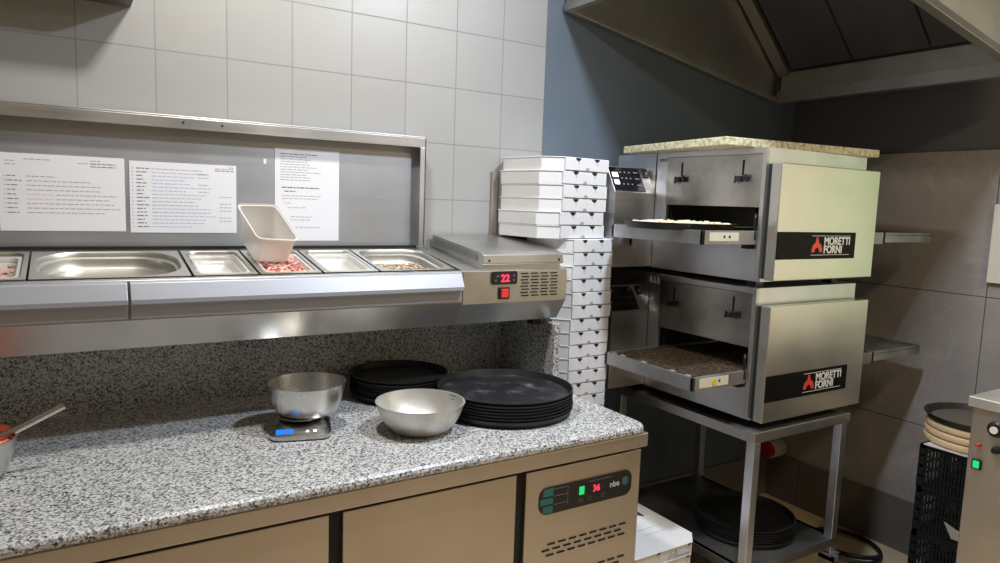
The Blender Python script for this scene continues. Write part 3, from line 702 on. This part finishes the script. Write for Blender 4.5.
    while y < yb-.014:
        w.box(e0+.018, e1-.018, y-.0009, y+.0009, zt-.0085, zt-.0060); y += .017
    w.box(e0+.02, e1-.02, ya+.014, yb-.014, zt-.022, zt-.020)
    w.obj('wire_belt', M_BELT, cf)
    if lower:
        b = B()
        for y in (-.75, -.68, -.54, -.43, -.385): b.box(e0+.012, e0+.024, y-.010, y+.010, zt-.006, zt+.001)
        b.obj('belt_clip', M_ALU, cf, .001)
    B().box(e0+.03, e0+.17, ya-.0012, ya, zt-.034 if not lower else zt-.038, zt-.006).obj('rail_sticker', M_STICK, cf)
    b = B()
    for x in (e0+.10, e0+.125): b.box(x-.004, x+.004, ya-.002, ya-.001, zt-.024, zt-.016)
    b.obj('rail_rivet', M_GAP, cf)
    if lower:
        B().lathe([(.001, 0), (.011, 0), (.011, .001), (.001, .001)], 20).obj('warning_label', M_YEL, cf)
        wl = cf.children[-1] if False else bpy.data.objects['warning_label']; wl.rotation_euler = (PI/2, 0, 0); wl.location = (e0+.10, ya-.0024, zt-.022)
    # outlet extension tray on the right
    B().box(e1+.006, 3.075, ya, ya+.012, zt-.040, zt).box(e1+.006, 3.075, ya, yb, zt-.012, zt-.008).box(e1+.006, 3.075, yb-.004, yb, zt-.012, zt+.012).box(3.070, 3.075, ya, yb, zt-.03, zt).obj('outlet_tray', M_OLD, t, .001)
    # guides beside the opening
    B().tube([(XL-.012, -.782, zt+.055), (XL-.020, -.786, zt+.045), (XL-.020, -.790, zt-.03)], .004, 8).obj('opening_guard', M_BLACK, t, smooth=True)
    B().box(XL-.03, XL, -.775, -.745, zt-.062, zt-.047).obj('support_bracket', M_BLACK, t)
    B().box(1.742, 1.790, -.351, -.332, zt-.085, zt-.045).box(1.772, 1.790, -.351, -.289, zt-.078, zt-.050).obj('drive_bracket', M_OLD, t, .002)
    return t
t = oven_deck('upper stainless conveyor oven with a lit control display', 1.300, 1.752, 1.308, 1.700, 1.472, 0)
# small stickers on the upper deck
st = B().box(XL-.0015, XL, -.350, -.300, 1.715, 1.733).obj('sticker', M_STICK, t)
b = B()
for k in range(5): b.box(XL-.0022, XL-.0014, -.345+k*.009, -.340+k*.009, 1.719, 1.729)
b.obj('sticker_print', M_INKB, st)
local(t)
t2 = oven_deck('lower dark-displayed conveyor oven with an empty brown wire belt', .816, 1.278, .818, 1.221, .990, 1)
for k in range(3):
    y = -.288-.021*k-.004
    B().prism([(y-.009, 1.240), (y+.009, 1.240), (y, 1.266)], (XL-.0135 if False else XL-.002, XL), lambda a, z, x: (x, a, z)).obj('triangle_sticker', mat('silver_sticker', (.66, .68, .72), .4), t2)
local(t2)
# spacer feet between the decks belong to the upper one
for x in (2.02, 2.46):
    for y in (-.74, -.14):
        o = B().box(x-.02, x+.02, y-.02, y+.02, 1.278, 1.300).obj('deck_foot', M_BLACK, t); o.location = o.location - t.location
        o = B().box(x-.02, x+.02, y-.02, y+.02, .789, .816).obj('deck_foot', M_BLACK, t2); o.location = o.location - t2.location

# stone slab lying on the oven
rzs = math.radians(-7.5)
o = B().box(0, .740, 0, .590, 0, .028).obj('stone_slab', M_SLAB, None, .003, loc=(1.818, -.740, 1.753)); o.rotation_euler = (0, 0, rzs)
tag(o, 'yellowish speckled stone slab lying on top of the upper oven', 'stone slab')

# pan of cheese on the upper belt
t = thing('pizza_pan', 'black iron pizza pan of grated cheese on the upper belt', 'pan', (1.803, -.572, 1.4675))
B().lathe([(.01, 0), (.178, 0), (.192, .022), (.196, .0225), (.196, .024), (.190, .024), (.176, .002), (.01, .002)], 56).obj('pan_shell', M_IRON, t, smooth=True)
rnd = random.Random(3); b = B()
for i in range(420):
    a = rnd.uniform(0, 2*PI); r = .168*math.sqrt(rnd.random()); hgt = .012+.012*rnd.random()*(1-r/.2)+.004*math.sin(a*5)
    R = Matrix.Rotation(rnd.uniform(0, PI), 3, 'Z') @ Matrix.Rotation(rnd.uniform(-.6, .6), 3, 'X')
    l = rnd.uniform(.005, .013); b.box(-l, l, -.003, .003, -.0022, .0022, R, (r*math.cos(a), r*math.sin(a), hgt+.006))
b.lathe([(.01, .003), (.172, .003), (.170, .014), (.01, .018)], 40)
o = b.obj('grated_cheese', M_CHEESE, None, loc=(1.803, -.572, 1.4675)); tag(o, 'cream-coloured grated cheese heaped in the pan on upper belt', 'cheese', kind='stuff')

def oven_stand():
    t = thing('oven_stand', 'steel stand on castors carrying the two conveyor ovens', 'stand', (2.2, -.5, 0))
    x0, x1, y0, y1 = 1.922, 2.478, -.862, -.155; zt = .789; w = .034
    B().box(x0, x1, y0, y0+w, zt-.036, zt).box(x0, x1, y1-w, y1, zt-.036, zt).box(x0, x0+w, y0+w, y1-w, zt-.036, zt).box(x1-w, x1, y0+w, y1-w, zt-.036, zt).obj('top_frame', M_STY, t, .002)
    B().box(x0+.01, x1-.01, y0+.01, y1-.01, zt-.006, zt-.001).obj('top_sheet', mat('stand_dark_sheet', (.05, .05, .05), .5), t)
    for x in (x0+.004, x1-.014-w):
        for y in (y0+.001, y1-w-.001):
            lg = B().box(x, x+w, y, y+w, .235, zt-.036).obj('leg', M_STZ, t, .002)
            c = B().box(x-.01, x+w+.01, y-.01, y+w+.01, .226, .235).box(x-.004, x+.004, y-.018, y+w+.012, .07, .226).box(x+w-.004, x+w+.004, y-.018, y+w+.012, .07, .226).box(x-.004, x+w+.004, y-.018, y+w+.012, .206, .226).obj('castor_fork', M_STZ, lg)
            wh = B().lathe([(.006, -.011), (.062, -.011), (.070, -.006), (.070, .006), (.062, .011), (.006, .011)], 28).obj('castor_wheel', M_BLACK, lg, smooth=True, loc=(x+w/2, y+w/2-.01, .070)); wh.rotation_euler = (0, PI/2, 0)
    zs = .295
    B().box(x0+.006, x1-.016, y0+.02, y1-.02, zs-.006, zs).box(x0+.006, x1-.016, y0, y0+.022, zs-.032, zs).box(x0+.006, x1-.016, y1-.022, y1, zs-.032, zs).box(x0+.004, x0+.024, y0+.02, y1-.02, zs-.032, zs).box(x1-.036, x1-.016, y0+.02, y1-.02, zs-.032, zs).obj('lower_shelf', steel('stained_shelf_steel', (.30, .29, .27), .42, 'X', .3), t, .001)
    for o in t.children: o.location = o.location - t.location
    return t
oven_stand()
tray_stack(2.20, -.632, .2955, .190, .022, .0095, 6, 'pile on the oven stand shelf', 'trays on the oven stand shelf')

# ---------------------------------------------------------------- extractor hood
def hood():
    t = thing('extractor_hood', 'large stainless extractor hood hanging over the ovens', 'extractor hood', (2.4, -.55, 2.2))
    x0, x1, y0, y1 = 1.684, 3.030, -1.10, -.006
    zL, zR = 2.309, 2.075
    def zz(x): return zL+(zR-zL)*(x-x0)/(x1-x0)
    top = CEIL-.002; th = .004
    for nm, ya, yb in (('front_skirt', y0, y0+th), ('back_skirt', y1-th, y1)):
        B().prism([(x0, zz(x0)), (x1, zz(x1)), (x1, top), (x0, top)], (ya, yb), lambda a, z, y: (a, y, z)).obj(nm, steel('hood_lit_steel', (.78, .75, .66), .48, 'X', .04) if nm == 'front_skirt' else M_HOOD, t)  # front skirt steel is a paler, warmer copy: bright light put into its colour
    B().box(x0, x0+th, y0+th, y1-th, zL, top).obj('side_skirt', M_HOOD, t)
    # folded rim round the mouth
    for nm, ya, yb in (('rim', y0-.012, y0+.024), ('rim', y1-.030, y1)):
        B().prism([(x0-.01, zz(x0)-.006), (x1, zz(x1)-.004), (x1, zz(x1)+.022), (x0-.01, zz(x0)+.022)], (ya, yb), lambda a, z, y: (a, y, z)).obj(nm, M_HOOD, t, .002)
    B().box(x0-.010, x0+.024, y0+.024, y1-.030, zL-.006, zL+.022).obj('rim', M_HOOD, t, .002)
    # grease gutter along the right wall
    g = B().box(2.985, x1, y0+.01, y1-.03, 2.076, 2.080).box(2.985, 2.989, y0+.01, y1-.03, 2.080, 2.132).box(3.012, 3.016, y0+.01, y1-.03, 2.080, 2.222).obj('grease_gutter', M_STY, t, .001)
    b = B()
    for k in range(4): b.box(2.981, 2.986, -.14-.14*k, -.132-.14*k, 2.118, 2.126)
    b.obj('rivet', M_ALU, g)
    # sloping filter bank and its lit end frame
    a0, a1 = Vector((3.01, 0, 2.235)), Vector((2.50, 0, 2.72))
    d = (a1-a0).normalized(); n = Vector((d.z, 0, -d.x))
    f = B(); 
    for ya, yb in ((y0+.03, y0+.35), (y0+.36, y0+.69), (y0+.70, y1-.09)):
        f.prism([(0, 0), (.70, 0), (.70, .03), (0, .03)], (ya, yb), lambda s_, w_, y: Vector((a0.x, y, a0.z)) + d*s_ + Vector((-n.x, 0, -n.z))*w_*-1)
    f.obj('filter_bank', M_FILTER, t)
    B().prism([(-.02, -.045), (.70, -.045), (.70, .02), (-.02, .02)], (y1-.075, y1-.012), lambda s_, w_, y: Vector((a0.x, y, a0.z)) + d*s_ + n*w_*-1).obj('filter_end_frame', M_HOOD, t, .002)
    for o in t.children: o.location = o.location - t.location
hood()

# ---------------------------------------------------------------- right-hand corner
def crate_proto():
    x0, x1, y0, y1, h = 0, .40, 0, .31, .172
    b = B(); th = .004
    b.box(x0+.01, x1-.01, y0+.01, y1-.01, 0, .004)
    for z, hh_ in ((0, .010), (.045, .007), (.085, .007), (.125, .006), (h-.016, .016)):
        b.box(x0, x1, y0, y0+th, z, z+hh_).box(x0, x1, y1-th, y1, z, z+hh_).box(x0, x0+th, y0+th, y1-th, z, z+hh_).box(x1-th, x1, y0+th, y1-th, z, z+hh_)
    n = 26
    for i in range(n+1):
        y = y0+th/2+(y1-y0-th)*i/n; 
        for x in (x0+.0005, x1-th+.0005): b.box(x, x+.003, y-.0040, y+.0040, .006, h-.01)
    for i in range(17):
        x = x0+th/2+(x1-x0-th)*i/16
        for y in (y0+.0005, y1-th+.0005): b.box(x-.0025, x+.0025, y, y+.003, .006, h-.01)
    for x in (x0, x1-.02):
        for y in (y0, y1-.02): b.box(x, x+.02, y, y+.02, 0, h)
    return b.obj('plastic_crate', mat('matte_crate_plastic', (.010, .010, .011), .7, spec=.15), None)
cp = None
CR = ['topmost black plastic crate under the wooden boards', 'black plastic crate, second from top behind the steel machine', 'black plastic crate holding a scrap of paper, third from top', 'bottom black plastic crate on the floor']
for i in range(4):
    o = crate_proto() if cp is None else cp.copy()
    if cp is None: cp = o
    else: COL.objects.link(o)
    o.location = (2.680+.004*(i % 2), -1.335, (3-i)*.1725); tag(o, CR[i], 'crate', 'black crates in the right corner')
o = B().prism([(-1.135, .425), (-1.165, .372), (-1.245, .372), (-1.25, .405), (-1.18, .410)], (2.6615, 2.6645), lambda a, z, x: (x+.017, a, z)).obj('paper_scrap', mat('brown_paper', (.36, .31, .24), .7), None); tag(o, 'torn cream paper caught in the side of the third crate', 'paper')
o = B().box(2.672, 3.07, -1.33, -1.04, .690, .6935).obj('cardboard_sheet', mat('worn_white_sheet', (.55, .52, .48), .6), None); tag(o, 'thin pale sheet lying between top crate and wooden boards', 'sheet')
WB = ['lowest of three round pale wooden boards on the crates', 'middle of three round pale wooden boards on the crates', 'uppermost of three round pale wooden boards, under the black pan']
bx, by = 2.862, -1.142
for i in range(3):
    o = B().lathe([(.01, 0), (.168, 0), (.178, .004), (.181, .0135), (.178, .023), (.168, .027), (.01, .027)], 56).obj('wooden_board', M_WOOD, None, smooth=True, loc=(bx+.003*i, by, .694+.0272*i)); tag(o, WB[i], 'board', 'round wooden boards on the crates')
t = thing('round_pan', 'black shallow iron pan on top of the wooden boards', 'pan', (bx+.004, by, .7760))
B().lathe([(.01, 0), (.172, 0), (.183, .021), (.188, .0215), (.188, .0245), (.181, .0245), (.170, .003), (.01, .003)], 56).obj('pan_shell', M_IRON, t, smooth=True)
B().lathe([(.158, .0032), (.162, .0032), (.162, .0050), (.158, .0050)], 56).obj('pan_ring', mat('worn_pan_edge', (.10, .09, .07), .4), t)

def machine():
    t = thing('steel_machine', 'stainless steel machine with knobs and green switch at right edge', 'machine', (2.7, -1.8, 0))
    X = 2.300
    B().box(X, 3.10, -2.25, -1.347, .06, .970).obj('cabinet', M_MACH, t, .003)
    B().box(X-.012, 3.112, -2.27, -1.337, .970, 1.002).obj('top_plate', steel('machine_top', (.80, .78, .75), .42, 'X'), t, .003)
    def knob(y, z, r, nm, m=M_BLACK):
        o = B().lathe([(.001, 0), (r, 0), (r, .010), (r*.75, .014), (r*.7, .022), (.001, .022)], 24).obj(nm, m, t, smooth=True); o.location = (X, y, z); o.rotation_euler = (0, -PI/2, 0); o['_loc'] = 1; return o
    k = knob(-1.418, .918, .024, 'knob'); c = B().lathe([(.001, .022), (r_ := .011, .022), (r_, .024), (.001, .024)], 20).obj('knob_cap', M_WHITE, k, smooth=True)
    knob(-1.424, .856, .012, 'knob'); knob(-1.376, .857, .006, 'indicator_lamp', mat('dull_red_lamp', (.45, .06, .03), .4))
    s = B().box(X-.006, X, -1.389, -1.362, .780, .812).obj('switch_frame', M_BLACK, t, .002)
    B().box(X-.010, X-.005, -1.384, -1.367, .785, .807).obj('green_rocker', M_GLOW_G, s, .002)
    for x in (X+.05, 3.05):
        for y in (-2.2, -1.40): B().lathe([(.022, 0), (.022, .06)], 16, (x, y, 0)).obj('foot', M_BLACK, t)
    for o in t.children:
        o.location = o.location - t.location
machine()

t = thing('wall_socket', 'red and white round industrial socket low on the right wall', 'socket', (3.183, -.075, .285))
B().lathe([(.001, 0), (.046, 0), (.048, .085), (.044, .090), (.001, .090)], 32).obj('socket_ring', mat('socket_cream', (.62, .62, .50), .5), t, smooth=True).rotation_euler = (0, -PI/2, 0)
B().lathe([(.001, .090), (.040, .090), (.038, .125), (.001, .125)], 32).obj('plug', mat('plug_red', (.50, .02, .03), .4), t, smooth=True).rotation_euler = (0, -PI/2, 0)
pts = []
for i in range(46):
    a = -2.4+i*.155; r1, r2_ = .155-.0006*i, .115
    pts.append((2.955+r1*math.cos(a)*1.0+.0012*i, -.60+r2_*math.sin(a)*1.35, .011+(.016 if 38 > i > 33 else 0)*0+.0004*i))
o = B().tube(pts, .010, 10).obj('cable_coil', M_BLACK, None, smooth=True); tag(o, 'loop of thick black cable lying on the tan floor', 'cable')
o = B().prism(rrect(-1.0, -.93, 1.28, 1.60, .006, 3), (3.170, 3.1945), lambda a, z, x: (x, a-.045, z)).obj('wall_panel', M_CREAMP, None, .002); tag(o, 'cream plastic panel on the grey tiles, cut by right edge', 'panel')

t = thing('wall_cabinet', 'dark underside of a wall cabinet at the top left edge', 'cabinet', (-.4, -.15, 2.057))
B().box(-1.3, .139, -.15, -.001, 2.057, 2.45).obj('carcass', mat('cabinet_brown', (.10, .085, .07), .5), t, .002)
B().box(-1.28, .137, -.168, -.152, 2.060, 2.448).obj('door', M_STX, t, .002)
for o in t.children: o.location = o.location - t.location

w = thing('added_frame_1', '', '', (3.19, -1.97, 1.5))  # invented frame round the added warm and green fills, out of view
for k in ('label', 'category'): del w[k]
w['kind'] = 'structure'
B().box(3.176, 3.196, -2.74, -2.70, .92, 2.10).box(3.176, 3.196, -1.53, -1.50, .92, 2.10).box(3.176, 3.196, -1.22, -1.19, .92, 2.10).box(3.176, 3.196, -2.74, -1.19, 2.10, 2.14).box(3.176, 3.196, -2.74, -1.19, .96, 1.0).obj('added_frame_bars', M_CREAMP, w)
for o in w.children: o.location = o.location - w.location

w = bpy.data.objects.new('added_frame_2', None); COL.objects.link(w); w.location = (3.19, -3.35, 1.35); w['kind'] = 'structure'  # another invented frame, round the far added fill, out of view
B().box(3.176, 3.196, -3.80, -3.75, .80, 1.90).box(3.176, 3.196, -2.95, -2.90, .80, 1.90).box(3.176, 3.196, -3.80, -2.90, 1.86, 1.90).box(3.176, 3.196, -3.80, -2.90, .80, .84).obj('added_frame_bars', M_CREAMP, w)
for o in w.children: o.location = o.location - w.location
